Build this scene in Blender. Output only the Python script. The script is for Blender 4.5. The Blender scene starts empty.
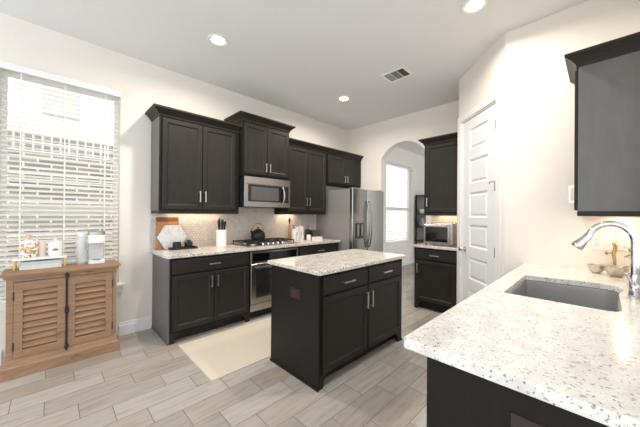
import bpy, bmesh, math, random
from mathutils import Matrix, Vector
random.seed(7)
C = bpy.context.scene.collection
SC = bpy.context.scene
PI = math.pi

# ------------------------------------------------------------------ camera
cam_d = bpy.data.cameras.new('camera')
cam = bpy.data.objects.new('camera', cam_d); C.objects.link(cam)
th, pi_, ro = (math.radians(a) for a in (45.6238, -0.1447, 0.4496))
Fv = Vector((math.cos(th)*math.cos(pi_), math.sin(th)*math.cos(pi_), -math.sin(pi_)))
Rv = Vector((math.sin(th), -math.cos(th), 0)); Uv = Rv.cross(Fv)
r2 = Rv*math.cos(ro)+Uv*math.sin(ro); u2 = -Rv*math.sin(ro)+Uv*math.cos(ro)
cam.matrix_world = Matrix(((r2.x, u2.x, -Fv.x, 0), (r2.y, u2.y, -Fv.y, 0), (r2.z, u2.z, -Fv.z, 1.3428), (0, 0, 0, 1)))
cam_d.sensor_width = 36; cam_d.lens = 274.8453/640*36; cam_d.clip_start = .02
SC.camera = cam

# ------------------------------------------------------------------ world, lights, exposure
W = bpy.data.worlds.new('sky'); SC.world = W; W.use_nodes = True
bg = W.node_tree.nodes['Background']
bg.inputs[0].default_value = (.92, .96, 1.0, 1); bg.inputs[1].default_value = 1.6
sun_d = bpy.data.lights.new('sun', 'SUN'); sun_d.energy = .8; sun_d.angle = .02; sun_d.color = (1, .96, .9)
sun = bpy.data.objects.new('sun', sun_d); C.objects.link(sun); sun.rotation_euler = (math.radians(28), 0, math.radians(8))
SC.view_settings.view_transform = 'Standard'; SC.view_settings.look = 'None'
SC.view_settings.gamma = 1; SC.view_settings.use_curve_mapping = False
SC.view_settings.exposure = 0.48
CAN_W = 18          # recessed lamps, watts each
UNDER_W = .45       # under-cabinet strips

# ------------------------------------------------------------------ dimensions
YA, XB, XC, HC, YD = 3.6732, 4.3931, 3.081, 3.0808, -0.20
CT = 0.914

# ------------------------------------------------------------------ materials
def lin(c):
    return tuple(((v/255)/12.92 if v/255 <= .04045 else ((v/255+.055)/1.055)**2.4) for v in c)+(1,)
class NT:
    def __init__(s, name):
        s.m = bpy.data.materials.new(name); s.m.use_nodes = True
        s.t = s.m.node_tree; s.b = s.t.nodes['Principled BSDF']
    def n(s, typ, **k):
        nd = s.t.nodes.new(typ)
        for a, v in k.items(): setattr(nd, a, v)
        return nd
    def l(s, a, b): s.t.links.new(a, b)
    def val(s, nd, i, v):
        if hasattr(v, 'node'): s.l(v, nd.inputs[i])
        else: nd.inputs[i].default_value = v
    def math(s, op, a, b=0.0):
        nd = s.n('ShaderNodeMath', operation=op); s.val(nd, 0, a); s.val(nd, 1, b); return nd.outputs[0]
    def vm(s, op, a, b=(0, 0, 0)):
        nd = s.n('ShaderNodeVectorMath', operation=op); s.val(nd, 0, a); s.val(nd, 1, b)
        return nd.outputs['Value'] if op in ('DOT_PRODUCT', 'LENGTH') else nd.outputs[0]
    def mix(s, f, a, b, mode='MIX'):
        nd = s.n('ShaderNodeMix', data_type='RGBA', blend_type=mode)
        s.val(nd, 0, f); s.val(nd, 6, a); s.val(nd, 7, b); return nd.outputs[2]
    def ramp(s, f, stops):
        nd = s.n('ShaderNodeValToRGB'); e = nd.color_ramp.elements
        while len(e) < len(stops): e.new(.5)
        for x, (p, c) in zip(e, stops): x.position = p; x.color = c
        s.l(f, nd.inputs[0]); return nd.outputs[0]
    def noise(s, vec, scale, detail=3, rough=.5):
        nd = s.n('ShaderNodeTexNoise'); s.l(vec, nd.inputs['Vector'])
        nd.inputs['Scale'].default_value = scale; nd.inputs['Detail'].default_value = detail
        nd.inputs['Roughness'].default_value = rough; return nd.outputs['Fac']
    def obj(s): return s.n('ShaderNodeTexCoord').outputs['Object']
    def mapped(s, vec, scale=(1, 1, 1), loc=(0, 0, 0)):
        nd = s.n('ShaderNodeMapping'); s.l(vec, nd.inputs[0]); nd.inputs['Scale'].default_value = scale
        nd.inputs['Location'].default_value = loc; return nd.outputs[0]
    def bump(s, h, strength=.2, dist=.002):
        nd = s.n('ShaderNodeBump'); s.l(h, nd.inputs['Height']); nd.inputs['Strength'].default_value = strength
        nd.inputs['Distance'].default_value = dist; s.l(nd.outputs[0], s.b.inputs['Normal'])

MC = {}
def mat(name, rgb, rough=.5, metal=0., var=.06, scale=30, aniso=(1, 1, 1), spec=None, emit=0, bump=0):
    if name in MC: return MC[name]
    k = NT(name); b = k.b
    c = lin(rgb)
    if emit:
        b.inputs['Emission Color'].default_value = c; b.inputs['Emission Strength'].default_value = emit
    v = k.mapped(k.obj(), aniso)
    nz = k.noise(v, scale)
    lo = tuple(x*(1-var) for x in c[:3])+(1,); hi = tuple(min(1, x*(1+var)) for x in c[:3])+(1,)
    k.l(k.ramp(nz, [(.3, lo), (.7, hi)]), b.inputs['Base Color'])
    b.inputs['Roughness'].default_value = rough; b.inputs['Metallic'].default_value = metal
    if spec is not None: b.inputs['Specular IOR Level'].default_value = spec
    if bump: k.bump(nz, bump)
    MC[name] = k.m; return k.m

wall_m = mat('wall paint', (238, 233, 225), .85, var=.012, scale=60, spec=.2)
ceil_m = mat('ceiling paint', (233, 235, 236), .9, var=.012, scale=70, spec=.1)
trim_m = mat('white trim paint', (240, 240, 240), .4, var=.01)
door_m = mat('white door paint', (236, 238, 242), .38, var=.01)
esp_m = mat('espresso stained wood', (41, 38, 35), .45, var=.16, scale=9, aniso=(6, 6, .8), spec=.28)
espd_m = mat('espresso panel', (30, 28, 27), .42, var=.12, scale=9, aniso=(6, 6, .8), spec=.2)
side_lit_m = mat('cabinet side with reflected light', (98, 98, 98), .4, var=.06, scale=6, aniso=(4, 4, 1))  # espresso sides painted grey; reflected room light is put into the colour
toe_m = mat('dark toe kick', (26, 24, 23), .6)
steel_m = mat('brushed stainless steel', (168, 166, 164), .27, 1., var=.05, scale=20, aniso=(.5, .5, 30))
side_m = mat('grey painted appliance side', (150, 149, 150), .42, .25, var=.02)
nickel_m = mat('satin nickel', (222, 218, 212), .3, 1., var=.02)
hinge_m = mat('dark satin nickel', (150, 146, 140), .25, 1., var=.02)
chrome_m = mat('chrome', (215, 217, 222), .08, 1., var=.01)
black_m = mat('matte black', (26, 26, 27), .5, var=.1)
glassblk_m = mat('black glass', (14, 14, 16), .06, var=.02, spec=.6)
win_m = mat('oven door glass', (38, 39, 41), .1, var=.05, spec=.7)
iron_m = mat('cast iron grate', (34, 33, 33), .55, var=.15)
white_m = mat('white ceramic', (243, 241, 238), .25, var=.01)
plast_m = mat('white plastic', (240, 240, 240), .35, var=.01)
slat_m = mat('white blind slat', (228, 225, 213), .45, var=.01)
cord_m = mat('white cord', (244, 242, 235), .8)
gold_m = mat('brushed gold', (196, 166, 116), .3, 1., var=.06)
dkmetal_m = mat('dark bronze metal', (50, 46, 44), .45, .7)
woodb_m = mat('cutting board wood', (176, 126, 84), .5, var=.22, scale=8, aniso=(10, 3, 1))
woodh_m = mat('kettle handle wood', (196, 146, 98), .45, var=.2, scale=30)
darkwood_m = mat('dark walnut', (70, 42, 24), .4, var=.2)
leaf_m = mat('green leaf', (92, 122, 52), .5, var=.25, scale=40)
petal_m = mat('white petal', (246, 244, 238), .6, var=.03)
succ_m = mat('dusty green succulent', (92, 104, 88), .6, var=.25)
pink_m = mat('blush pink glaze', (232, 208, 198), .35, var=.06)
teal_m = mat('pale teal cloth cover', (206, 224, 220), .7, var=.05)
page_m = mat('paper pages', (240, 236, 226), .9, var=.03)
rug_m = mat('cream woven rug', (216, 205, 189), .95, var=.05, scale=160, bump=.5)
sidew_m = mat('white siding', (243, 244, 246), .7)
concrete_m = mat('pale concrete', (170, 168, 162), .9, var=.1, scale=3)
sinkst_m = mat('satin sink steel', (158, 158, 160), .45, .6, var=.03, scale=20)
grass_ground_m = mat('pale patio concrete', (196, 194, 186), .95, var=.2, scale=4)
bulb_m = mat('lit lamp lens', (255, 244, 224), .5, emit=9)
strip_m = mat('lit strip lens', (255, 222, 180), .5, emit=6)
slatedge_m = mat('grey vent slat', (176, 178, 180), .5)
ventdark_m = mat('dark duct', (74, 76, 80), .9)
outlet_m = mat('dark red brown outlet plate', (50, 38, 36), .35)

def wood_console():
    k = NT('weathered pine'); b = k.b
    v = k.obj()
    g = k.noise(k.mapped(v, (2.2, 14, 26)), 3.2, 6, .62)
    kn = k.noise(k.mapped(v, (5, 9, 9)), 1.6, 2)
    c = k.ramp(g, [(.25, lin((132, 103, 78))), (.5, lin((154, 122, 94))), (.75, lin((169, 138, 109)))])
    c = k.mix(k.ramp(kn, [(.66, (0, 0, 0, 1)), (.76, (1, 1, 1, 1))]), c, lin((124, 93, 70)))
    k.l(c, b.inputs['Base Color']); b.inputs['Roughness'].default_value = .62; k.bump(g, .25)
    return k.m
pine_m = wood_console()

def floor_mat():
    k = NT('grey wood-look plank tile'); b = k.b
    v = k.obj(); sp = k.n('ShaderNodeSeparateXYZ'); k.l(v, sp.inputs[0])
    row = k.math('FLOOR', k.math('DIVIDE', k.math('SUBTRACT', sp.outputs[1], 1.048), .1885))
    cxy = k.n('ShaderNodeCombineXYZ')      # each row steps a third of a plank
    k.l(k.math('SUBTRACT', k.math('ADD', sp.outputs[0], k.math('MULTIPLY', row, .1693)), .314), cxy.inputs[0])
    k.l(k.math('SUBTRACT', sp.outputs[1], 1.048), cxy.inputs[1]); vs = cxy.outputs[0]
    br = k.n('ShaderNodeTexBrick'); k.l(vs, br.inputs['Vector'])
    for nm, val in (('Color1', (0, 0, 0, 1)), ('Color2', (1, 1, 1, 1)), ('Mortar', (.5, .5, .5, 1)), ('Scale', 1.), ('Mortar Size', .0026), ('Mortar Smooth', .1), ('Brick Width', .508), ('Row Height', .1885)):
        br.inputs[nm].default_value = val
    br.offset = 0.
    rnd = br.outputs['Color']
    sh = k.vm('ADD', k.mapped(v, (1.3, 9, 1)), k.vm('MULTIPLY', rnd, (37, 53, 0)))
    gr = k.noise(sh, 3.0, 6, .6)
    gr2 = k.noise(k.vm('ADD', k.mapped(v, (2, 3, 1)), k.vm('MULTIPLY', rnd, (11, 7, 0))), 1.7, 3)
    tone = k.ramp(rnd, [(.0, lin((160, 153, 146))), (.3, lin((174, 169, 163))), (.55, lin((187, 182, 177))), (.8, lin((166, 154, 143))), (1., lin((194, 190, 186)))])
    grain = k.ramp(gr, [(.3, (.74, .72, .70, 1)), (.5, (.98, .98, .98, 1)), (.72, (1.1, 1.1, 1.1, 1))])
    c = k.mix(1., tone, grain, 'MULTIPLY')
    c = k.mix(k.math('MULTIPLY', gr2, .35), c, lin((170, 160, 150)))
    c = k.mix(br.outputs['Fac'], c, lin((120, 114, 108)))
    k.l(c, b.inputs['Base Color'])
    k.l(k.ramp(gr, [(.3, (.46, .46, .46, 1)), (.7, (.34, .34, .34, 1))]), b.inputs['Roughness'])
    hh = k.math('SUBTRACT', k.math('MULTIPLY', gr, .15), br.outputs['Fac']); k.bump(hh, .35, .002)
    return k.m

def granite(name, stretch, dens=0., warm=0.):
    k = NT(name); b = k.b; v = k.obj()
    cl = k.noise(k.mapped(v, (1, 1.0, 1)), 11, 4, .6)
    base = k.ramp(cl, [(.3, lin((212-warm*6, 208-warm*9, 203-warm*13))), (.55, lin((228, 226-warm*4, 222-warm*7))), (.75, lin((238, 237, 234)))])
    def specks(scale, off, lo, hi, amt, col, c, det=3):
        n = k.noise(k.mapped(v, stretch, off), scale, det, .55)
        m = k.ramp(n, [(lo-dens, (0, 0, 0, 1)), (hi-dens, (1, 1, 1, 1))])
        return k.mix(k.math('MULTIPLY', m, amt), c, lin(col))
    c = specks(50, (9.3, 5.7, 2.4), .59, .69, .25+.25*warm, (190-warm*4, 184-warm*14, 178-warm*24), base)
    c = specks(64, (0, 0, 0), .60, .66, .7, (142, 137, 132), c)
    c = specks(105, (3.3, 1.7, .4), .62, .67, .8, (92, 86, 82), c, 2)
    k.l(c, b.inputs['Base Color']); b.inputs['Roughness'].default_value = .18
    b.inputs['Specular IOR Level'].default_value = .4
    return k.m
gran_m = granite('speckled white granite', (1, 1, 1), .045, 1)
gran2_m = granite('veined white granite', (1.15, .9, 1), -.004, 0.)

def hex_tile():
    k = NT('hexagon mosaic tile'); b = k.b; v = k.obj()
    sep = k.n('ShaderNodeSeparateXYZ'); k.l(v, sep.inputs[0])
    S = .035
    cx = k.n('ShaderNodeCombineXYZ')
    k.l(k.math('DIVIDE', k.math('ADD', k.math('ADD', sep.outputs['X'], sep.outputs['Y']), 10), S), cx.inputs[0])
    k.l(k.math('DIVIDE', k.math('ADD', sep.outputs['Z'], 10), S), cx.inputs[1])
    p = cx.outputs[0]; s = (1, 1.7320508, 1); h = (.5, .8660254, .5)
    a = k.vm('SUBTRACT', k.vm('MODULO', p, s), h)
    bb = k.vm('SUBTRACT', k.vm('MODULO', k.vm('SUBTRACT', p, h), s), h)
    def flat(x): return k.vm('MULTIPLY', x, (1, 1, 0))
    a = flat(a); bb = flat(bb)
    sel = k.math('LESS_THAN', k.vm('LENGTH', a), k.vm('LENGTH', bb))
    def hd(x):
        ab = k.vm('ABSOLUTE', x); d = k.vm('DOT_PRODUCT', ab, (.5, .8660254, 0))
        q = k.n('ShaderNodeSeparateXYZ'); k.l(ab, q.inputs[0]); return k.math('MAXIMUM', d, q.outputs[0])
    da, db = hd(a), hd(bb)
    d = k.math('ADD', k.math('MULTIPLY', da, sel), k.math('MULTIPLY', db, k.math('SUBTRACT', 1., sel)))
    g = k.ramp(d, [(.43, (0, 0, 0, 1)), (.47, (1, 1, 1, 1))])
    tone = k.ramp(k.noise(v, 25, 2), [(.3, lin((206, 198, 190))), (.7, lin((224, 217, 210)))])
    k.l(k.mix(g, tone, lin((158, 145, 137))), b.inputs['Base Color'])
    k.l(k.ramp(g, [(0, (.18, .18, .18, 1)), (1, (.7, .7, .7, 1))]), b.inputs['Roughness'])
    k.bump(k.math('SUBTRACT', 1., g), .5, .002)
    return k.m
hex_m = hex_tile()

def brick_mat():
    k = NT('grey brick'); b = k.b; v = k.obj()
    sep = k.n('ShaderNodeSeparateXYZ'); k.l(v, sep.inputs[0])
    cx = k.n('ShaderNodeCombineXYZ'); k.l(sep.outputs[0], cx.inputs[0]); k.l(sep.outputs[2], cx.inputs[1])
    br = k.n('ShaderNodeTexBrick'); k.l(cx.outputs[0], br.inputs['Vector'])
    for nm, val in (('Color1', lin((126, 120, 118))), ('Color2', lin((158, 152, 148))), ('Mortar', lin((226, 224, 220))), ('Scale', 1.), ('Mortar Size', .012), ('Brick Width', .30), ('Row Height', .085)):
        br.inputs[nm].default_value = val
    k.l(br.outputs['Color'], b.inputs['Base Color']); b.inputs['Roughness'].default_value = .9
    return k.m

def soldier_mat():
    k = NT('soldier course brick'); b = k.b; v = k.obj()
    sep = k.n('ShaderNodeSeparateXYZ'); k.l(v, sep.inputs[0])
    cx = k.n('ShaderNodeCombineXYZ'); k.l(sep.outputs[0], cx.inputs[0]); k.l(sep.outputs[2], cx.inputs[1])
    br = k.n('ShaderNodeTexBrick'); k.l(cx.outputs[0], br.inputs['Vector']); br.offset = 0
    for nm, val in (('Color1', lin((128, 122, 122))), ('Color2', lin((160, 154, 152))), ('Mortar', lin((226, 224, 220))), ('Scale', 1.), ('Mortar Size', .012), ('Brick Width', .10), ('Row Height', .14)):
        br.inputs[nm].default_value = val
    k.l(br.outputs['Color'], b.inputs['Base Color']); b.inputs['Roughness'].default_value = .9
    return k.m

def floral():
    k = NT('floral painted ceramic'); b = k.b; v = k.obj()
    def spots(scale, off, lo, hi):
        return k.ramp(k.noise(k.mapped(v, (1, 1, 1), off), scale, 2), [(lo, (0, 0, 0, 1)), (hi, (1, 1, 1, 1))])
    c = k.mix(spots(26, (1, 2, 3), .60, .63), lin((246, 240, 232)), lin((222, 142, 104)))
    c = k.mix(spots(34, (7, 4, 1), .60, .62), c, lin((196, 86, 66)))
    c = k.mix(spots(38, (3, 8, 5), .60, .62), c, lin((150, 154, 122)))
    c = k.mix(spots(30, (5, 1, 9), .63, .65), c, lin((206, 162, 78)))
    k.l(c, b.inputs['Base Color']); b.inputs['Roughness'].default_value = .25
    return k.m

def marble():
    k = NT('white marble'); b = k.b; v = k.obj()
    w = k.noise(k.mapped(v, (1, 1, 1), (2, 1, 4)), 9, 5, .6)
    c = k.ramp(w, [(.47, lin((238, 236, 234))), (.50, lin((208, 207, 206))), (.53, lin((240, 238, 236)))])
    k.l(c, b.inputs['Base Color']); b.inputs['Roughness'].default_value = .3
    return k.m

def pane(name, gloss=.08, tint=(1, 1, 1, 1)):
    k = NT(name); t = k.t
    tr = k.n('ShaderNodeBsdfTransparent'); tr.inputs[0].default_value = tint
    gl = k.n('ShaderNodeBsdfGlossy'); gl.inputs['Roughness'].default_value = .02
    mx = k.n('ShaderNodeMixShader'); mx.inputs[0].default_value = gloss
    k.l(tr.outputs[0], mx.inputs[1]); k.l(gl.outputs[0], mx.inputs[2])
    k.l(mx.outputs[0], t.nodes['Material Output'].inputs['Surface'])
    return k.m
pane_m = pane('window glass', .06)
def frosted(name):
    k = NT(name); t = k.t
    tr = k.n('ShaderNodeBsdfTransparent'); k.b.inputs['Base Color'].default_value = lin((240, 244, 246)); k.b.inputs['Roughness'].default_value = .25
    mx = k.n('ShaderNodeMixShader'); mx.inputs[0].default_value = .36
    k.l(tr.outputs[0], mx.inputs[1]); k.l(k.b.outputs[0], mx.inputs[2]); k.l(mx.outputs[0], t.nodes['Material Output'].inputs['Surface'])
    return k.m
clear_m = frosted('frosted plastic')

# ------------------------------------------------------------------ mesh helpers
def fr_a(u, v, z): return (u, YA-v, z)             # along the range wall, v out of the wall
def fr_b(u, v, z): return (XB-v, u, z)             # along the end wall
def fr_d(u, v, z): return (u, YD+v, z)             # along the sink wall
def fr_i(u, v, z): return (u, 2.108-v, z)          # island
Q = math.sqrt(.5)
def fr_p(u, v, z): return (XC+u*Q-v*Q, .6405+u*Q+v*Q, z)   # pantry diagonal
def ident(u, v, z): return (u, v, z)

class MB:
    def __init__(s, fr=ident): s.bm = bmesh.new(); s.fr = fr
    def _v(s, p): return s.bm.verts.new(s.fr(*p))
    def box(s, u0, u1, v0, v1, z0, z1, bev=0):
        u0, u1 = min(u0, u1), max(u0, u1); v0, v1 = min(v0, v1), max(v0, v1); z0, z1 = min(z0, z1), max(z0, z1)
        vs = [s._v((a, b, c)) for c in (z0, z1) for b in (v0, v1) for a in (u0, u1)]
        fs = [s.bm.faces.new([vs[i] for i in q]) for q in ((0, 2, 3, 1), (4, 5, 7, 6), (0, 1, 5, 4), (2, 6, 7, 3), (0, 4, 6, 2), (1, 3, 7, 5))]
        if bev:
            es = list({e for f in fs for e in f.edges})
            bmesh.ops.bevel(s.bm, geom=es, offset=bev, segments=2, affect='EDGES', profile=.6)
        return s
    def loft(s, rings, cap0=True, cap1=True, closed=True):
        R = [[s._v(p) for p in r] for r in rings]
        for a, b in zip(R, R[1:]):
            n = len(a)
            for i in range(n if closed else n-1):
                s.bm.faces.new((a[i], a[(i+1) % n], b[(i+1) % n], b[i]))
        if cap0: s.bm.faces.new(R[0][::-1])
        if cap1: s.bm.faces.new(R[-1])
        return s
    def ringrect(s, u0, u1, z0, z1, v, rings):
        """nested rectangles facing +v: rings = [(inset, dv), ...], back capped, last filled"""
        s.loft([[(u0+i, v+d, z0+i), (u1-i, v+d, z0+i), (u1-i, v+d, z1-i), (u0+i, v+d, z1-i)] for i, d in rings])
        return s
    def shaker(s, u0, u1, z0, z1, v, t=.02, st=.058):
        return s.ringrect(u0, u1, z0, z1, v, [(0, 0), (0, t-.003), (.003, t), (st-.012, t), (st-.008, t-.002), (st, t-.009), (st+.001, t-.010)])
    def slab(s, u0, u1, z0, z1, v, t=.02):
        return s.ringrect(u0, u1, z0, z1, v, [(0, 0), (0, t-.006), (.004, t-.004), (.011, t-.003), (.014, t), (.016, t)])
    def prism(s, pts, a0, a1, axis='v'):
        """polygon pts extruded; axis 'v': pts are (u,z); 'u': (v,z); 'z': (u,v)"""
        f = {'v': lambda p, a: (p[0], a, p[1]), 'u': lambda p, a: (a, p[0], p[1]), 'z': lambda p, a: (p[0], p[1], a)}[axis]
        return s.loft([[f(p, a0) for p in pts], [f(p, a1) for p in pts]])
    def tube(s, pts, r, n=10, r1=None):
        P = [Vector(p) for p in pts]; rings = []
        prev = None
        for i, p in enumerate(P):
            d = (P[min(i+1, len(P)-1)]-P[max(i-1, 0)]).normalized()
            if prev is None:
                a = d.orthogonal().normalized()
            else:
                a = (prev-d*prev.dot(d)).normalized()
            prev = a; b = d.cross(a)
            rr = r if r1 is None else r+(r1-r)*i/(len(P)-1)
            if isinstance(r, (list, tuple)): rr = r[i]
            rings.append([tuple(p+a*rr*math.cos(2*PI*j/n)+b*rr*math.sin(2*PI*j/n)) for j in range(n)])
        return s.loft(rings)
    def lathe(s, prof, cx, cy, n=28, sx=1, sy=1):
        rings = [[(cx+max(r, 1e-4)*sx*math.cos(2*PI*j/n), cy+max(r, 1e-4)*sy*math.sin(2*PI*j/n), z) for j in range(n)] for r, z in prof]
        return s.loft(rings)
    def lathe_axis(s, prof, o, ax, n=20):
        o = Vector(o); d = Vector(ax).normalized(); a = d.orthogonal().normalized(); b = d.cross(a)
        return s.loft([[tuple(o+d*h+a*max(r, 1e-4)*math.cos(2*PI*j/n)+b*max(r, 1e-4)*math.sin(2*PI*j/n)) for j in range(n)] for r, h in prof])
    def xf(s, M):
        bmesh.ops.transform(s.bm, matrix=M, verts=s.bm.verts); return s
    def crown(s, u0, u1, vf, z0, vb=0, left=True, right=True, h=.09, o=.07):
        prof = [(0, 0), (.010, 0), (.012, .018*h/.09), (.022, .030*h/.09), (o*.55, .048*h/.09), (o*.86, .066*h/.09), (o*.93, .070*h/.09), (o, .072*h/.09), (o, h), (0, h)]
        def sec(fn): return [fn(a)+(z0+z,) for a, z in prof]
        rings = []
        if left: rings += [sec(lambda a: (u0-a, vb)), sec(lambda a: (u0-a, vf+a))]
        else: rings += [sec(lambda a: (u0, vf+a))]
        if right: rings += [sec(lambda a: (u1+a, vf+a)), sec(lambda a: (u1+a, vb))]
        else: rings += [sec(lambda a: (u1, vf+a))]
        return s.loft(rings)
    def build(s, name, m, parent=None, smooth=False):
        bmesh.ops.recalc_face_normals(s.bm, faces=s.bm.faces)
        off = Vector((0, 0, 0)); q = parent
        while q is not None: off += q.location; q = q.parent
        if off.length > 0: bmesh.ops.translate(s.bm, verts=s.bm.verts, vec=-off)
        me = bpy.data.meshes.new(name); s.bm.to_mesh(me); s.bm.free(); me.materials.append(m)
        if smooth:
            for p in me.polygons: p.use_smooth = True
            try: me.set_sharp_from_angle(angle=math.radians(38))
            except Exception: pass
        o = bpy.data.objects.new(name, me); C.objects.link(o); o.parent = parent
        return o

def thing(name, label, cat, loc=(0, 0, 0), group=None):
    o = bpy.data.objects.new(name, None); C.objects.link(o); o.location = loc; o.empty_display_size = .05
    return tag(o, label, cat, group)
def tag(o, label, cat, group=None):
    o['label'] = label; o['category'] = cat
    if group: o['group'] = group
    return o
def struct(o): o['kind'] = 'structure'; return o

# ------------------------------------------------------------------ setting
struct(MB().box(-2.4, 8.7, -2.2, YA, -.08, 0).build('floor', floor_mat()))
struct(MB().box(-2.4, 8.7, -2.2, YA+.15, HC, HC+.12).build('ceiling', ceil_m))
WX0, WX1, WZ0, WZ1 = -.335, .535, .575, 2.625
NX0, NX1, NZ0, NZ1 = 5.86, 7.17, .615, 2.64
m = MB()
y0, y1 = YA, YA+.14
for a, b, z0, z1 in ((-2.4, WX0, 0, HC), (WX0, WX1, 0, WZ0), (WX0, WX1, WZ1, HC), (WX1, NX0, 0, HC), (NX0, NX1, 0, NZ0), (NX0, NX1, NZ1, HC), (NX1, 8.7, 0, HC)):
    m.box(a, b, y0, y1, z0, z1)
struct(m.build('wall_back', wall_m))
# end wall with the segmental arch
cy, cz, cr = 2.437, 2.141, .489
arc = []
a0 = math.atan2(2.373-cz, 2.007-cy); a1 = math.atan2(2.373-cz, 2.867-cy)
for i in range(25):
    a = a0+(a1-a0)*i/24
    arc.append((cy+cr*math.cos(a), cz+cr*math.sin(a)))
out = [(1.152, 0), (2.007, 0)]+arc+[(2.867, 0), (YA, 0), (YA, HC), (1.152, HC)]
struct(MB().prism(out, XB, XB+.14, 'u').build('wall_end', wall_m))
LD = .893
struct(MB(fr_p).prism([(0, 0), (.115, 0), (.115, 2.50), (.815, 2.50), (.815, 0), (LD, 0), (LD, HC), (0, HC)], -.12, 0).build('wall_pantry', wall_m))
struct(MB().box(XC+LD*Q+.05, XB, 1.152, 1.272, 0, HC).build('wall_return', wall_m))
struct(MB().box(XC, XC+.12, YD-.12, .6405, 0, HC).build('wall_right', wall_m))
m = MB()
for a, b, z0, z1 in ((.95, 1.15, 0, HC), (1.15, 2.4, 0, 1.06), (1.15, 2.4, 2.3, HC), (2.4, XC, 0, HC)):  # opening over the counter is added, out of view, to admit daylight
    m.box(a, b, YD-.12, YD, z0, z1)
struct(m.build('wall_sink', wall_m))
struct(MB().box(8.7, 8.82, -2.2, YA+.14, 0, HC).build('wall_far', wall_m))
def bb(name, m): struct(m.build(name, trim_m))
def bprof(t=.016, h=.14): return [(0, 0), (t, 0), (t, h*.72), (t*.6, h*.8), (t*.55, h*.92), (t*.3, h), (0, h)]
bb('baseboard_back', MB(fr_a).prism(bprof(), WX1+.0, .846, 'u'))
bb('baseboard_left', MB(fr_a).prism(bprof(), -2.4, -.30, 'u'))
bb('baseboard_far', MB(fr_a).prism(bprof(.016, .13), XB+.15, 8.7, 'u'))
bb('baseboard_end', MB(fr_b).prism(bprof(), 1.915, 2.007, 'u'))
# tile backsplash
struct(MB(fr_a).box(.825, 3.44, .0005, .009, CT, 1.338).box(1.79, 2.555, .0005, .009, 1.338, 1.44).build('trim_1', hex_m))
struct(MB(fr_a).box(.818, .825, .0005, .011, CT, 1.338).build('trim_2', nickel_m))

# windows
def window(n, x0, x1, z0, z1, zmid, sill):
    fw = .045; y = YA+.10
    f = MB()
    f.box(x0, x0+fw, y-.03, y+.035, z0, z1).box(x1-fw, x1, y-.03, y+.035, z0, z1)
    f.box(x0+fw, x1-fw, y-.03, y+.035, z1-fw, z1).box(x0+fw, x1-fw, y-.03, y+.035, z0, z0+fw)
    f.box(x0+fw, x1-fw, y-.03, y+.03, zmid-.035, zmid+.035)
    w = struct(f.build('window_%d' % n, trim_m))
    p = MB().box(x0+fw, x1-fw, y-.003, y+.003, zmid+.035, z1-fw).box(x0+fw, x1-fw, y-.003, y+.003, z0+fw, zmid-.035)
    p.build('pane', pane_m, w)
    s = MB().box(x0-.045, x1+.045, YA-.05, YA-.0005, z0-.03, z0, .006).box(x0+.002, x1-.002, YA-.0005, y-.03, z0-.02, z0+.003).box(x0-.02, x1+.02, YA-.016, YA-.0005, z0-.10, z0-.03, .004)
    s.build('window_sill', trim_m, w)
window(1, WX0, WX1, WZ0, WZ1, 1.365, True)
window(2, NX0, NX1, NZ0, NZ1, 1.50, True)

def blind(x0, x1, z0, z1, yc, pitch, tilt, cords, label, val=True):
    t = thing('window_blind', label, 'blind', ((x0+x1)/2, yc, z0))
    if val:
        MB().box(x0-.012, x1+.012, yc-.045, yc-.032, z1-.062, z1, .003).box(x0-.012, x0-.004, yc-.032, yc+.03, z1-.062, z1).box(x1+.004, x1+.012, yc-.032, yc+.03, z1-.062, z1).build('valance', trim_m, t)
    MB().box(x0, x1, yc-.025, yc+.025, z1-.05, z1-.008).build('headrail', trim_m, t)
    s = MB(); n = int((z1-.07-z0-.03)/pitch); ca, sa = math.cos(tilt), math.sin(tilt); hw = .025
    for i in range(n):
        zc = z0+.045+i*pitch
        pr = []
        for q, hgt in ((-1, 0), (-.4, .0022), (.4, .0022), (1, 0)):
            pr.append((yc+q*hw*ca-hgt*sa, zc+q*hw*sa+hgt*ca))
        for q, hgt in ((1, -.0020), (.4, .0002), (-.4, .0002), (-1, -.0020)):
            pr.append((yc+q*hw*ca-hgt*sa, zc+q*hw*sa+hgt*ca))
        s.prism(pr, x0+.004, x1-.004, 'u')
    s.build('slats', slat_m, t)
    MB().box(x0+.003, x1-.003, yc-.025, yc+.025, z0+.004, z0+.024, .003).build('bottom_rail', trim_m, t)
    for cx in cords:
        c = MB()
        for yy in (-.027, .027): c.box(cx-.0035, cx+.0035, yc+yy-.0006, yc+yy+.0006, z0+.02, z1-.05)
        c.build('ladder_tape', cord_m, t)
    return t
blind(-.318, .518, WZ0+.003, 2.645, YA-.020, .0435, math.radians(23), (-.20, .09, .40), 'white horizontal slat blind with valance, covering the window above the louvered console')
blind(NX0+.004, NX1-.004, NZ0+.003, NZ1-.002, YA+.03, .0435, math.radians(24), (6.1, 6.5, 6.9), 'white slat blind in the tall window seen through the arch', False)

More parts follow.
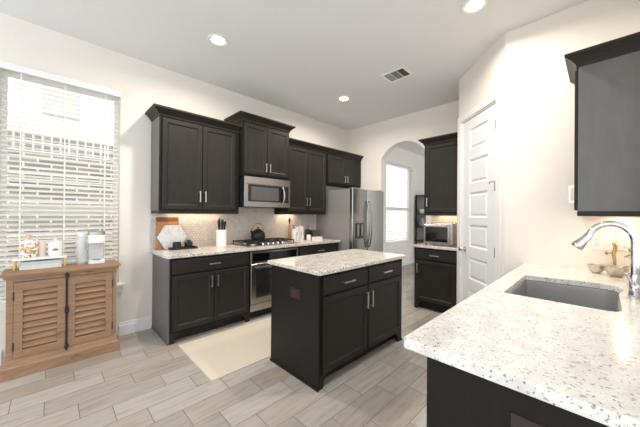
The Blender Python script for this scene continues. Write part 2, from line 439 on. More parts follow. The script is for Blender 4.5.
# pantry door with casing
dz0, dz1 = .012, 2.475
d = MB(fr_p)
rows = [(2.36, 2.112), (1.999, 1.714), (1.613, 1.318), (1.235, .97), (.852, .593), (.475, .20)]
d.box(.14, .285, -.045, -.008, dz0, dz1); d.box(.652, .79, -.045, -.008, dz0, dz1)
edges = [dz1]+[v for r in rows for v in r]+[dz0]
for i in range(0, len(edges), 2): d.box(.285, .652, -.045, -.008, edges[i+1], edges[i])
for zt, zb in rows:
    d.ringrect(.285, .652, zb, zt, -.040, [(0, 0), (0, .032), (.010, .026), (.018, .019), (.026, .019), (.046, .028), (.05, .028)])
door = struct(d.build('door_1', door_m))
k = MB(fr_p)
kb = MB(); o = Vector(fr_p(.735, -.008, .935)); nrm = Vector((-Q, Q, 0))
kb.lathe_axis([(.032, 0), (.032, .006), (.014, .012), (.012, .03), (.026, .042), (.031, .055), (.026, .068), (.008, .073)], o, nrm)
kb.build('door_knob', nickel_m, door, True)
for zz in (2.26, 1.633, .971, .25):
    h = MB(fr_p).box(.128, .152, -.009, -.002, zz-.045, zz+.045).box(.133, .143, -.004, .008, zz-.046, zz+.046)
    hg = h.build('hinge', hinge_m, door)
    if abs(zz-1.633) < .01:
        st = MB(); a = Vector(fr_p(.138, .008, zz+.05)); b_ = Vector(fr_p(.215, .045, zz+.052)); c_ = Vector(fr_p(.235, .02, zz+.03))
        st.tube([a, a.lerp(b_, .7)], .004); st.tube([a.lerp(b_, .7), c_.lerp(a, .3)], .0045)
        st.build('hinge_pin_stop', hinge_m, hg)
cs = MB(fr_p)
def casing(mb, u0, u1, z0, z1): mb.box(u0, u1, .0005, .018, z0, z1, .004)
casing(cs, .04, .118, 0, 2.50); casing(cs, .812, .890, 0, 2.50); cs.box(.04, .89, .0005, .018, 2.50, 2.575, .004)
cs.box(.115, .132, -.11, .0005, 0, 2.492).box(.798, .815, -.11, .0005, 0, 2.492).box(.115, .815, -.11, .0005, 2.482, 2.4995)
struct(cs.build('trim_3', trim_m))

# outdoors
struct(MB().box(-9, 14, YA+.2, 14, -.25, -.12).build('ground', grass_ground_m))
hs = thing('house', 'grey brick house with white siding seen through the blinds above the console', 'house', (0, 6, -.12))
MB().box(-5, 4.2, 6.0, 6.3, -.12, 2.25).build('brick_wall', brick_mat(), hs)
MB().box(-5, 4.2, 5.985, 6.3, 2.25, 2.53).build('soldier_course', soldier_mat(), hs)
MB().box(-5, 4.2, 6.02, 6.3, 2.53, 3.9).build('siding', sidew_m, hs)
wf = MB()
for a, b in ((-.11, -.06), (.28, .33)): wf.box(a, b, 5.985, 6.02, 2.86, 3.42)
wf.box(-.06, .28, 5.985, 6.02, 3.37, 3.42).box(-.06, .28, 5.985, 6.02, 2.86, 2.91)
fw_ = wf.build('window_frame', mat('pale grey vinyl', (206, 208, 212), .5), hs)
MB().box(-.06, .28, 6.0, 6.015, 2.91, 3.37).build('window_shade', mat('beige shade', (226, 220, 206), .8), fw_)

# ------------------------------------------------------------------ cabinets
def pull(fr, u, v, z, L, vert, parent):
    m = MB(fr); h = L/2; q = .030
    if vert:
        m.box(u-.0062, u+.0062, v+q-.010, v+q, z-h, z+h, .002)
        for s in (-1, 1): m.box(u-.0045, u+.0045, v, v+q-.006, z+s*(h-.012)-.005, z+s*(h-.012)+.005)
    else:
        m.box(u-h, u+h, v+q-.010, v+q, z-.0062, z+.0062, .002)
        for s in (-1, 1): m.box(u+s*(h-.012)-.005, u+s*(h-.012)+.005, v, v+q-.006, z-.0045, z+.0045)
    return m.build('handle', nickel_m, parent)
def cab_door(fr, u0, u1, z0, z1, v, par, hu, hz, L=.13, st=.058):
    d = MB(fr).shaker(u0, u1, z0, z1, v, st=st).build('door', esp_m, par)
    if hu is not None: pull(fr, hu, v+.02, hz, L, True, d)
    return d
def cab_drawer(fr, u0, u1, z0, z1, v, par, L=.13):
    d = MB(fr).slab(u0, u1, z0, z1, v).build('drawer', esp_m, par)
    pull(fr, (u0+u1)/2, v+.02, (z0+z1)/2, L, False, d); return d
def strip(fr, u0, u1, v0, v1, z, par, watts):
    """slim under-cabinet light: housing, lens and its lamp"""
    h = MB(fr).box(u0, u1, v0, v1, z, z+.014).build('light_bar', plast_m, par)
    MB(fr).box(u0+.01, u1-.01, v0+.006, v1-.006, z-.003, z).build('lens', strip_m, h)
    ld = bpy.data.lights.new('strip_lamp', 'AREA'); ld.shape = 'RECTANGLE'; ld.size = abs(u1-u0); ld.size_y = .03; ld.energy = watts
    ld.color = (1, .76, .55)
    lo = bpy.data.objects.new('strip_lamp', ld); C.objects.link(lo)
    p = Vector(fr((u0+u1)/2, (v0+v1)/2, z-.006)); q = h
    while q is not None: p -= q.location; q = q.parent
    lo.location = p; lo.parent = h
    if fr is fr_b: lo.rotation_euler = (0, 0, PI/2)

def upper(name, label, fr, u0, u1, dep, z0, z1, loc, rail=True, cl=True, cr_=True, vb=.0, cvb=None, ch=.09):
    t = thing(name, label, 'cabinet', loc)
    MB(fr).box(u0, u1, .010, dep, z0, z1).build('body', espd_m, t)
    MB(fr).crown(u0, u1, dep, z1-.004, .010 if cvb is None else cvb, cl, cr_, h=ch).build('crown_moulding', esp_m, t)
    if rail:
        MB(fr).box(u0, u1, dep-.022, dep+.004, z0-.034, z0-.0005, .004).box(u0, u0+.018, .012, dep-.022, z0-.034, z0-.0005).box(u1-.018, u1, .012, dep-.022, z0-.034, z0-.0005).build('light_rail', esp_m, t)
    return t
GU = 'dark upper cabinets along the range wall'
U0 = .830
c1 = upper('wall_cabinet', 'dark two-door wall cabinet with crown, leftmost on the range wall, above the cutting boards', fr_a, U0, 1.768, .33, 1.37, 2.405, (1.31, YA, 1.336), cr_=False)
cab_door(fr_a, .858, 1.284, 1.385, 2.385, .33, c1, 1.256, 1.54); cab_door(fr_a, 1.292, 1.708, 1.385, 2.385, .33, c1, 1.320, 1.54)
strip(fr_a, 1.0, 1.65, .06, .12, 1.354, c1, UNDER_W)
MB(fr_a).box(U0-.004, U0-.0005, .010, .33, 1.37, 2.398).build('side_panel', side_lit_m, c1)
c2 = upper('wall_cabinet', 'tall-set dark two-door wall cabinet directly above the microwave', fr_a, 1.776, 2.538, .405, 1.845, 2.565, (2.16, YA, 1.86), rail=False)
cab_door(fr_a, 1.796, 2.147, 1.875, 2.535, .405, c2, 2.119, 1.975, .12); cab_door(fr_a, 2.155, 2.514, 1.875, 2.535, .405, c2, 2.183, 1.975, .12)
c3 = upper('wall_cabinet', 'dark two-door wall cabinet between the microwave and the refrigerator', fr_a, 2.556, 3.41, .33, 1.37, 2.405, (2.98, YA, 1.336), cl=False, cr_=False)
cab_door(fr_a, 2.575, 2.968, 1.385, 2.385, .33, c3, 2.94, 1.54); cab_door(fr_a, 2.976, 3.385, 1.385, 2.385, .33, c3, 3.004, 1.54)
strip(fr_a, 2.62, 2.95, .06, .12, 1.354, c3, UNDER_W*1.1)
c4 = upper('wall_cabinet', 'short dark two-door wall cabinet mounted over the refrigerator', fr_a, 3.418, 4.388, .335, 1.885, 2.405, (3.9, YA, 1.885), rail=False, cl=False, cr_=False)
cab_door(fr_a, 3.445, 3.905, 1.90, 2.385, .335, c4, 3.875, 1.99, .12); cab_door(fr_a, 3.913, 4.365, 1.90, 2.385, .335, c4, 3.943, 1.99, .12)

def base_cab(label, fr, u0, u1, dep, loc, split, drawers, left_panel=False, right_panel=False, z1=.8795, hl=.13, name='base_cabinet', feet=True, toe0=None):
    t = thing(name, label, 'cabinet', loc)
    b = MB(fr).box(u0, u1, .003, dep, .105, z1)
    b.build('body', espd_m, t)
    k = MB(fr).box(u0, u1, .02, dep-.07, 0, .105)
    k.build('toe_kick', toe_m, t)
    for a, b_ in ((u0, u0+.05), (u1-.05, u1)):
        s = 1 if a == u0 else -1; e = a if s == 1 else b_
        f = MB(fr).prism([(e, 0), (e+s*.045, 0), (e+s*.05, .03), (e+s*.062, .06), (e+s*.09, .085), (e+s*.10, .105), (e, .105)], dep-.02, dep+.002)
        f.build('foot_bracket', esp_m, t)
    for a, b_ in drawers: cab_drawer(fr, a, b_, .712, .852, dep, t, hl)
    for i, (a, b_, side) in enumerate(split):
        cab_door(fr, a, b_, .128, .69, dep, t, (b_-.03 if side == 'r' else a+.03), .585, hl)
    if left_panel:
        MB(fr).box(u0-.012, u0-.0005, .003, dep+.002, 0, z1).box(u0-.017, u0-.012, .003, dep+.008, 0, .022, .002).build('end_panel', side_lit_m, t)
    if right_panel:
        MB(fr).box(u1+.0005, u1+.012, .003, dep+.002, 0, z1).box(u1+.012, u1+.017, .003, dep+.008, 0, .022, .002).build('end_panel', esp_m, t)
    return t
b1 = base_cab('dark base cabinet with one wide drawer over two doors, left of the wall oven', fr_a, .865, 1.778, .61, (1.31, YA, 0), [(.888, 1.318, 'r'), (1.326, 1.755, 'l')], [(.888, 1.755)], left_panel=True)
b3 = base_cab('dark base cabinet between the wall oven and the refrigerator', fr_a, 2.556, 3.425, .61, (2.98, YA, 0), [(2.58, 2.985, 'r'), (2.993, 3.40, 'l')], [(2.58, 3.40)])

def counter(name, label, pts, m, loc, z0=CT-.034, z1=CT, hole=None, bev=.004):
    bm = bmesh.new()
    def loop(ps):
        vs = [bm.verts.new((x, y, z0)) for x, y in ps]
        return [bm.edges.new((vs[i], vs[(i+1) % len(vs)])) for i in range(len(vs))]
    es = loop(pts)
    if hole: es += loop(hole)
    bmesh.ops.triangle_fill(bm, use_beauty=True, use_dissolve=False, edges=es)
    bmesh.ops.recalc_face_normals(bm, faces=bm.faces)
    g = bmesh.ops.extrude_face_region(bm, geom=list(bm.faces))
    bmesh.ops.translate(bm, verts=[v for v in g['geom'] if isinstance(v, bmesh.types.BMVert)], vec=(0, 0, z1-z0))
    bmesh.ops.recalc_face_normals(bm, faces=bm.faces)
    if bev:
        ee = [e for e in bm.edges if len(e.link_faces) == 2 and e.calc_face_angle(0) > .9]
        bmesh.ops.bevel(bm, geom=ee, offset=bev, segments=2, affect='EDGES', profile=.5)
    mb = MB(); mb.bm.free(); mb.bm = bm
    o = mb.build(name, m)
    return tag(o, label, 'countertop')
def rrect(x0, x1, y0, y1, r, n=4):
    P = []
    for cx, cy_, a in ((x1-r, y1-r, 0), (x0+r, y1-r, 90), (x0+r, y0+r, 180), (x1-r, y0+r, 270)):
        for i in range(n+1):
            q = math.radians(a+90*i/n); P.append((cx+r*math.cos(q), cy_+r*math.sin(q)))
    return P
counter('countertop', 'speckled granite countertop running under the tile backsplash, holding the cooktop', [(.825, YA-.001), (.825, YA-.645), (3.452, YA-.645), (3.452, YA-.001)], gran_m, None)

# wall oven under the counter
ov = thing('wall_oven', 'stainless built-in oven with dark glass door, below the gas cooktop', 'oven', (2.165, YA-.3, 0))
MB(fr_a).box(1.782, 2.552, .01, .60, .10, .879).build('housing', espd_m, ov)
MB(fr_a).box(1.782, 2.552, .05, .54, 0, .10).build('toe_kick', toe_m, ov)
MB(fr_a).ringrect(1.785, 2.549, .715, .862, .60, [(0, 0), (0, .022), (.003, .025), (.020, .025), (.022, .022), (.024, .022)]).build('control_panel', steel_m, ov)
MB(fr_a).box(1.812, 2.522, .6222, .626, .740, .838).build('control_glass', glassblk_m, ov)
od = MB(fr_a).ringrect(1.785, 2.549, .205, .708, .60, [(0, 0), (0, .028), (.004, .032), (.07, .032), (.074, .027), (.076, .027)]).build('oven_door', steel_m, ov)
MB(fr_a).box(1.86, 2.474, .6275, .6300, .280, .634).build('oven_window', win_m, od)
hm = MB(fr_a).box(1.84, 1.862, .632, .672, .655, .675).box(2.472, 2.494, .632, .672, .655, .675).box(1.81, 2.524, .666, .688, .652, .678, .006)
hm.build('handle', steel_m, od)
MB(fr_a).ringrect(1.785, 2.549, .110, .198, .60, [(0, 0), (0, .02), (.003, .023), (.01, .023)]).build('bottom_trim', steel_m, ov)

# gas cooktop
ck = thing('gas_cooktop', 'stainless gas cooktop with black grates, set in the granite by the backsplash', 'cooktop', (2.19, 3.36, CT))
CX0, CX1, CY0, CY1 = 1.79, 2.62, 3.12, 3.60
MB().box(CX0, CX1, CY0, CY1, CT+.0005, CT+.012, .004).build('cooktop_pan', steel_m, ck)
for i, (bx, by, br) in enumerate(((1.94, 3.26, .045), (1.94, 3.47, .04), (2.19, 3.42, .055), (2.46, 3.26, .04), (2.46, 3.47, .045))):
    bo = MB().lathe([(br, CT+.0125), (br, CT+.022), (br*.8, CT+.024)], bx, by).build('burner', nickel_m, ck, True)
    MB().lathe([(br*.75, CT+.0245), (br*.78, CT+.032), (br*.6, CT+.035)], bx, by).build('burner_cap', black_m, bo, True)
for a, b in ((1.815, 2.065), (2.075, 2.325), (2.335, 2.595)):
    g = MB(); y0g, y1g = 3.20, 3.585; zt = CT+.040
    for yy in (y0g, (y0g+y1g)/2, y1g): g.box(a, b, yy-.006, yy+.006, zt, zt+.012)
    for xx in (a+.006, (a+b)/2, b-.006): g.box(xx-.006, xx+.006, y0g, y1g, zt, zt+.014)
    for xx in (a+.006, b-.006):
        for yy in (y0g, y1g): g.box(xx-.006, xx+.006, yy-.006, yy+.006, CT+.0125, zt)
    g.build('grate', iron_m, ck)
for i in range(5):
    kx = 2.03+i*.08
    MB().lathe([(.018, CT+.0125), (.018, CT+.020), (.015, CT+.038), (.010, CT+.040)], kx, 3.155, 18).build('knob', chrome_m, ck, True)

# microwave
mw = thing('microwave', 'stainless over-the-range microwave with dark window, under the short cabinet above the cooktop', 'microwave', (2.17, 3.45, 1.437))
MX0, MX1 = 1.790, 2.546
MB(fr_a).box(MX0, MX1, .012, .405, 1.432, 1.838).build('body', black_m, mw)
MB(fr_a).box(MX0, MX1, .405, .434, 1.742, 1.836, .004).build('top_vent_panel', steel_m, mw)
md = MB(fr_a).box(MX0, MX1, .405, .434, 1.434, 1.7405, .004).build('door', steel_m, mw)
MB(fr_a).box(MX0+.058, MX1-.036, .4342, .4365, 1.505, 1.735).build('dark_glass', glassblk_m, md)
MB(fr_a).box(MX0+.10, MX0+.545, .4367, .4378, 1.525, 1.705).build('window_mesh', mat('grey window mesh', (84, 86, 88), .25, var=.05), md)
pts = [fr_a(MX0+.615, .438+.042*math.sin(PI*i/12), 1.462+.272*i/12) for i in range(13)]
MB().tube(pts, .014, 12).build('handle', steel_m, md, True)
MB(fr_a).box(MX0+.655, MX1-.05, .4367, .4378, 1.52, 1.72).build('control_panel', win_m, mw)

# refrigerator
rf = thing('refrigerator', 'stainless side-by-side refrigerator with water dispenser, beside the arched opening', 'refrigerator', (3.93, 3.25, 0))
RX0, RX1 = 3.475, 4.383
MB().box(RX0, RX1, 2.865, 3.64, .02, 1.765, .004).build('case', side_m, rf)
MB().box(RX0+.02, RX1-.02, 2.90, 3.6, 0, .02).build('foot_base', black_m, rf)
SPL = 3.885
def fdoor(a, b):
    m = MB(); n = 8; R = []
    prof = [(a, 2.858), (a, 2.812)]+[(a+.008+(b-a-.016)*i/n, 2.80-.012*math.sin(PI*i/n)) for i in range(n+1)]+[(b, 2.812), (b, 2.858)]
    return m.prism(prof, .07, 1.765, 'z')
fl = fdoor(RX0+.001, SPL-.003).build('freezer_door', steel_m, rf)
fg = fdoor(SPL+.003, RX1-.001).build('fridge_door', steel_m, rf)
for px, par, s in ((SPL-.035, fl, -1), (SPL+.035, fg, 1)):
    hp = [(px, 2.790-.055*math.sin(PI*min(1, max(0, i/14)))**.6-.0, 0.78+.80*i/14) for i in range(15)]
    MB().tube(hp, .012, 10).build('handle', steel_m, par, True)
dp = MB(lambda u, v, z: (u, 2.796-v, z)).ringrect(3.515, 3.775, .93, 1.335, 0, [(0, 0), (0, .006), (.008, .008), (.014, .006), (.015, .006)]).build('dispenser_frame', side_m, fl)
MB().box(3.533, 3.752, 2.7860, 2.7898, 1.215, 1.322).build('display', steel_m, dp)
MB().box(3.533, 3.752, 2.7860, 2.7898, 0.945, 1.202).build('recess', glassblk_m, dp)
MB().box(3.57, 3.615, 2.772, 2.7855, .99, 1.18, .003).box(3.67, 3.715, 2.772, 2.7855, .99, 1.18, .003).build('paddle', steel_m, dp)
for a in (RX0+.05, RX1-.13): MB().box(a, a+.08, 2.81, 2.90, 1.7655, 1.785, .004).build('hinge_cover', side_m, rf)
MB().box(RX0+.01, RX1-.01, 2.82, 2.858, .012, .066).build('kick_grille', black_m, rf)

# ------------------------------------------------------------------ island
IX0, IX1 = 1.464, 2.678
isl = thing('kitchen_island', 'black kitchen island cabinet with two drawers and two doors, standing on the tile floor', 'island', (2.06, 1.8, 0))
MB(fr_i).box(IX0, IX1, 0, .612, .105, .882).build('body', espd_m, isl)
MB(fr_i).box(IX0+.01, IX1-.01, .02, .53, 0, .105).build('toe_kick', toe_m, isl)
for a, b_, s in ((IX0-.014, IX0-.0005, -1), (IX1+.0005, IX1+.014, 1)):
    p = MB(fr_i).box(a, b_, -.004, .618, 0, .882)
    e = a if s < 0 else b_
    p.box(e+s*.007, e, -.01, .626, 0, .02, .002)
    p.build('end_panel', espd_m, isl)
MB(fr_i).box(IX0, IX1, -.0125, -.0005, 0, .882).build('back_panel', espd_m, isl)
for e, s in ((IX0, 1), (IX1, -1)):
    f = MB(fr_i).prism([(e, 0), (e+s*.042, 0), (e+s*.046, .03), (e+s*.055, .06), (e+s*.085, .088), (e+s*.095, .105), (e, .105)], .592, .616)
    f.build('foot_bracket', esp_m, isl)
for a, b_, side in ((IX0+.032, 2.062, 'r'), (2.076, IX1-.026, 'l')):
    cab_drawer(fr_i, a, b_, .718, .855, .612, isl, .14)
    cab_door(fr_i, a, b_, .115, .70, .612, isl, b_-.03 if side == 'r' else a+.03, .575, .15)
op = MB(lambda u, v, z: (IX0-.014-v, u, z)).ringrect(1.706, 1.826, .648, .726, .0, [(0, 0), (0, .003), (.002, .005), (.004, .005)]).build('outlet_plate', outlet_m, isl)
MB().box(IX0-.020, IX0-.0191, 1.735, 1.797, .662, .712).build('socket', mat('worn outlet face', (62, 42, 40), .4), op)
counter('countertop', 'speckled granite slab on top of the kitchen island', rrect(1.425, 2.722, 1.455, 2.150, .012, 3), gran_m, None, CT-.031)

rg = MB().prism(rrect(.926, 2.36, 2.165, 2.982, .012, 3), .0008, .009, 'z').build('floor_rug', rug_m)
tag(rg, 'plain cream runner rug on the tile between the island and the oven', 'rug')

# ------------------------------------------------------------------ pantry-side cabinet on the end wall
bu0, bu1 = 1.285, 1.885
ub = upper('wall_cabinet', 'tall dark single-door wall cabinet beside the white pantry door, above the toaster oven', fr_b, bu0, bu1, .325, 1.37, 2.405, (XB, 1.585, 1.336), cl=False)
cab_door(fr_b, 1.325, 1.855, 1.385, 2.385, .325, ub, 1.828, 1.535)
strip(fr_b, 1.38, 1.82, .06, .12, 1.354, ub, UNDER_W*.9)
bb_ = base_cab('dark base cabinet with one drawer over one door, beside the white pantry door', fr_b, bu0, 1.895, .605, (XB, 1.585, 0), [(1.32, 1.868, 'r')], [(1.32, 1.868)])
counter('countertop', 'small granite countertop under the toaster oven by the pantry door', [(XB-.001, 1.274), (XB-.64, 1.274), (XB-.64, 1.915), (XB-.001, 1.915)], gran_m, None)
struct(MB(fr_b).box(1.274, 1.91, .0005, .009, CT, 1.338).build('trim_4', hex_m))
to = thing('toaster_oven', 'silver toaster oven with dark glass front, on the small counter by the pantry', 'toaster oven', (4.02, 1.60, CT))
MB().box(3.872, 4.19, 1.40, 1.80, CT+.018, CT+.312, .008).build('body', steel_m, to)
td = MB(lambda u, v, z: (3.872-v, u, z)).ringrect(1.432, 1.796, CT+.028, CT+.300, 0, [(0, 0), (0, .012), (.003, .014), (.022, .014), (.024, .011), (.026, .011)]).build('door', steel_m, to)
MB().box(3.8580, 3.8609, 1.460, 1.768, CT+.056, CT+.262).build('window_glass', glassblk_m, td)
MB().tube([(3.835, 1.48, CT+.283), (3.835, 1.75, CT+.283)], .007).box(3.835, 3.858, 1.50, 1.51, CT+.279, CT+.287).box(3.835, 3.858, 1.72, 1.73, CT+.279, CT+.287).build('handle', nickel_m, td)
for zz in (.08, .16, .24):
    MB().lathe_axis([(.010, 0), (.010, .010), (.008, .014)], (3.8715, 1.417, CT+zz), (-1, 0, 0)).build('knob', steel_m, to, True)
for xx in (3.9, 4.16):
    for yy in (1.43, 1.77): MB().lathe([(.012, CT+.0005), (.012, CT+.0178)], xx, yy, 12).build('foot', black_m, to)

# rack in the dining room
rk = thing('metal_rack', 'tall dark metal shelf rack by the window seen through the arch', 'shelf rack', (7.55, 3.45, 0))
rm = MB()
for xx in (7.29, 7.88):
    for yy in (3.22, 3.60): rm.box(xx-.014, xx+.014, yy-.014, yy+.014, 0, 1.90)
rm.build('posts', dkmetal_m, rk)
MB().box(7.305, 7.865, 3.602, 3.608, .27, 1.87).build('back_panel', mat('grey mesh panel', (128, 126, 122), .7), rk)
for zz in (.25, .62, 1.00, 1.36, 1.87):
    MB().box(7.276, 7.894, 3.206, 3.614, zz, zz+.022).build('shelf', dkmetal_m, rk)
MBw = MB().lathe([(.05, 1.3825), (.06, 1.40), (.085, 1.46), (.09, 1.50), (.08, 1.49), (.05, 1.41)], 7.41, 3.49).build('serving_bowl', white_m, None, True)
tag(MBw, 'white bowl on the metal rack in the room beyond the arch', 'bowl')
for i, (xx, hh, r_) in enumerate(((7.37, .2, .05), (7.50, .24, .06))):
    v = MB().lathe([(r_*.8, 1.0225), (r_, 1.05), (r_, 1.02+hh*.7), (r_*.5, 1.02+hh*.9), (r_*.55, 1.02+hh)], xx, 3.53).build('vase', mat('smoky glass %d' % i, ((120, 118, 112), (196, 190, 180))[i], .2), None, True)
    tag(v, ('small grey vase on the lower shelf of the rack beyond the arch', 'taller pale vase on the lower shelf of the rack beyond the arch')[i], 'vase')

# ------------------------------------------------------------------ sink side
hole = [(1.828, .382), (2.46, .382), (2.475, .367), (2.515, .10), (2.525, 0.0), (2.50, -.06), (2.45, -.09), (2.40, -.095), (2.34, -.085), (2.29, -.075), (2.23, -.070), (2.0, -.070), (1.86, -.068), (1.825, -.05), (1.812, -.02), (1.812, .366)]
hole = hole[::-1]
cc = counter('countertop', 'large white veined granite peninsula countertop with the sink cut into it', rrect(.883, XC-.001, YD+.001, .485, .012, 4), gran2_m, None, CT-.036, CT, hole)
pc = thing('peninsula_cabinet', 'black base cabinet under the large granite peninsula', 'cabinet', (1.3, .1, 0))
MB(fr_d).box(.955, 1.70, .003, .615, .105, .876).build('body', espd_m, pc)
MB(fr_d).box(.94, .9545, .003, .622, 0, .876).box(.935, .94, .003, .03, 0, .876).build('end_panel', espd_m, pc)
MB(fr_d).box(.955, 1.70, .02, .54, 0, .105).build('toe_kick', toe_m, pc)
cab_drawer(fr_d, .98, 1.68, .712, .852, .615, pc)
cab_door(fr_d, .98, 1.325, .128, .69, .615, pc, 1.295, .585); cab_door(fr_d, 1.335, 1.68, .128, .69, .615, pc, 1.365, .585)
op = MB(lambda u, v, z: (.94-v, u, z)).ringrect(.062, .178, .665, .785, 0, [(0, 0), (0, .003), (.002, .005), (.004, .005)]).build('outlet_plate', outlet_m, pc)
MB().box(.9338, .9349, .085, .155, .690, .760).build('socket', MC['worn outlet face'], op)
pc2 = thing('sink_cabinet', 'black base cabinet below the stainless sink', 'cabinet', (2.15, .1, 0))
sb = MB(fr_d).box(1.704, 1.722, .003, .615, .105, .876).box(2.602, 2.62, .003, .615, .105, .876).box(1.722, 2.602, .595, .615, .105, .876).box(1.722, 2.602, .003, .595, .105, .125)
sb.build('body', espd_m, pc2)
MB(fr_d).box(1.704, 2.62, .02, .54, 0, .105).build('toe_kick', toe_m, pc2)
cab_door(fr_d, 1.72, 2.155, .128, .85, .615, pc2, 2.125, .735); cab_door(fr_d, 2.165, 2.60, .128, .85, .615, pc2, 2.195, .735)
pc3 = thing('corner_cabinet', 'black base cabinet under the granite in the corner by the right wall', 'cabinet', (2.85, .1, 0))
MB(fr_d).box(2.624, XC-.004, .003, .615, .105, .876).build('body', espd_m, pc3)
MB(fr_d).box(2.624, XC-.004, .02, .54, 0, .105).build('toe_kick', toe_m, pc3)
cab_drawer(fr_d, 2.64, 3.05, .712, .852, .615, pc3, .10); cab_door(fr_d, 2.64, 3.05, .128, .69, .615, pc3, 2.67, .585)

# sink bowl
def grow(ps, k):
    n = len(ps); out = []
    for i in range(n):
        a, b, c = Vector(ps[i-1]), Vector(ps[i]), Vector(ps[(i+1) % n])
        t = (c-a).normalized(); nn = Vector((t.y, -t.x)); out.append(tuple(b+nn*k))
    return out
area = sum(hole[i-1][0]*hole[i][1]-hole[i][0]*hole[i-1][1] for i in range(len(hole)))
sg = 1 if area > 0 else -1
def ring(k, z): return [(x, y, z) for x, y in grow(hole, k*sg)]
sk = thing('kitchen_sink', 'grey stainless undermount sink bowl set in the white granite peninsula', 'sink', (2.15, .16, .69))
zt = CT-.0380
sm = MB().loft([ring(.012, zt), ring(.004, zt), ring(-.003, zt-.004), ring(-.006, zt-.03), ring(-.012, .72), ring(-.03, .70), ring(-.15, .695)], cap0=False, cap1=True)
so = sm.build('bowl', sinkst_m, sk, True)
sol = so.modifiers.new('thick', 'SOLIDIFY'); sol.thickness = .0015; sol.offset = 1
MB().lathe([(.042, .6965), (.042, .699), (.03, .700), (.028, .6985)], 2.15, .16).build('drain', chrome_m, sk, True)

# faucet
FX, FY = 2.222, -.128
fa = thing('kitchen_faucet', 'chrome gooseneck pull-down faucet standing behind the sink', 'faucet', (FX, FY, CT))
MB().lathe([(.027, CT+.0005), (.027, CT+.008), (.0235, CT+.012), (.0225, CT+.10), (.019, CT+.112), (.017, CT+.12)], FX, FY, 24).build('base', chrome_m, fa, True)
neck = [(FX, FY, CT+.118+.0344*i) for i in range(6)]
zc = CT+.118+.172; R = .090
for i in range(1, 15):
    a = PI*(1-i/14*.90)
    neck.append((FX, FY+R+R*math.cos(a), zc+R*1.1*math.sin(a)))
MB().tube(neck, .0165, 16).build('gooseneck', chrome_m, fa, True)
e = Vector(neck[-1]); dr = (Vector(neck[-1])-Vector(neck[-2])).normalized(); dr = (dr+Vector((0, .30, 0))).normalized()
MB().lathe_axis([(.0175, -.004), (.0195, .006), (.0195, .018), (.0205, .021), (.0225, .045), (.029, .070), (.0305, .086), (.028, .091), (.010, .0915)], e, dr, 24).build('spray_head', chrome_m, fa, True)
MB().lathe_axis([(.0145, 0), (.0145, .035), (.012, .04)], (FX-.018, FY, CT+.062), (-1, .0, .15)).tube([(FX-.05, FY, CT+.068), (FX-.072, FY+.02, CT+.10), (FX-.088, FY+.035, CT+.135)], .0065, 10).build('lever', chrome_m, fa, True)
air = MB().lathe([(.017, CT+.0005), (.017, CT+.004), (.013, CT+.03), (.008, CT+.033)], 2.335, -.135, 20).build('air_switch', black_m, None, True)
tag(air, 'small black button on the granite beside the faucet', 'button')

# right upper cabinet: its side panel faces the camera
uc = upper('wall_cabinet', 'dark wall cabinet on the right above the sink counter, showing its plain side panel', fr_d, 2.632, XC-.004, .313, 1.378, 2.388, (2.85, YD, 1.343), cr_=False)
MB(fr_d).box(2.6265, 2.6315, .010, .313, 1.378, 2.383).build('side_panel', side_lit_m, uc)
cab_door(fr_d, 2.645, XC-.015, 1.385, 2.37, .313, uc, 2.675, 1.50)
strip(fr_d, 2.68, 3.05, .06, .12, 1.362, uc, UNDER_W*1.3)

def plate(label, fr, u0, u1, z0, z1, n, dark=False):
    t = thing('wall_outlet', label, 'outlet', fr((u0+u1)/2, 0, (z0+z1)/2))
    MB(fr).ringrect(u0, u1, z0, z1, .0005, [(0, 0), (0, .003), (.003, .006), (.005, .006)]).build('cover_plate', plast_m, t)
    w = (u1-u0)/n
    for i in range(n):
        c = u0+w*(i+.5)
        r = MB(fr).ringrect(c-.016, c+.016, (z0+z1)/2-.034, (z0+z1)/2+.034, .0066, [(0, 0), (0, .002), (.002, .004), (.004, .004)]).build('receptacle', white_m, t)
        s = MB(fr)
        for dz in (-.018, .018):
            for du in (-.005, .005): s.box(c+du-.001, c+du+.001, .0108, .0111, (z0+z1)/2+dz-.004, (z0+z1)/2+dz+.004)
        s.build('slots', ventdark_m, r)
def fr_c(u, v, z): return (XC-v, u, z)
plate('white double outlet plate on the wall behind the metal bowls', fr_c, -.068, .050, 1.078, 1.205, 2)
plate('white single outlet plate on the right wall, nearest the corner behind the gold branch', fr_c, -.155, -.085, 1.085, 1.205, 1)

champ_m = mat('hammered champagne metal', (206, 199, 187), .3, .9, var=.15, scale=90, bump=.4)
def bowl(x, y, r, h, label):
    z = CT+.0005
    b = MB().lathe([(r*.45, z), (r*.5, z+.003), (r*.85, z+h*.45), (r, z+h), (r*.95, z+h), (r*.8, z+h*.5), (r*.42, z+.008)], x, y, 28).build('metal_bowl', champ_m, None, True)
    return tag(b, label, 'bowl')
bowl(2.955, .024, .050, .062, 'small champagne metal bowl by the right wall, left of the pair')
bowl(2.885, -.080, .062, .072, 'larger champagne metal bowl in front of the gold branch figurine')
fg_ = thing('branch_figurine', 'slender gold branch figurine standing behind the metal bowls', 'figurine', (2.985, -.070, CT))
BX, BY = 2.985, -.070
MB().lathe([(.022, CT+.0005), (.022, CT+.006), (.01, CT+.012)], BX, BY, 20).build('base', gold_m, fg_, True)
MB().tube([(BX, BY, CT+.01), (BX, BY-.003, CT+.10), (BX, BY+.004, CT+.15), (BX, BY-.002, CT+.19), (BX, BY, CT+.215)], [.010, .009, .011, .009, .006], 10).build('stem', gold_m, fg_, True)
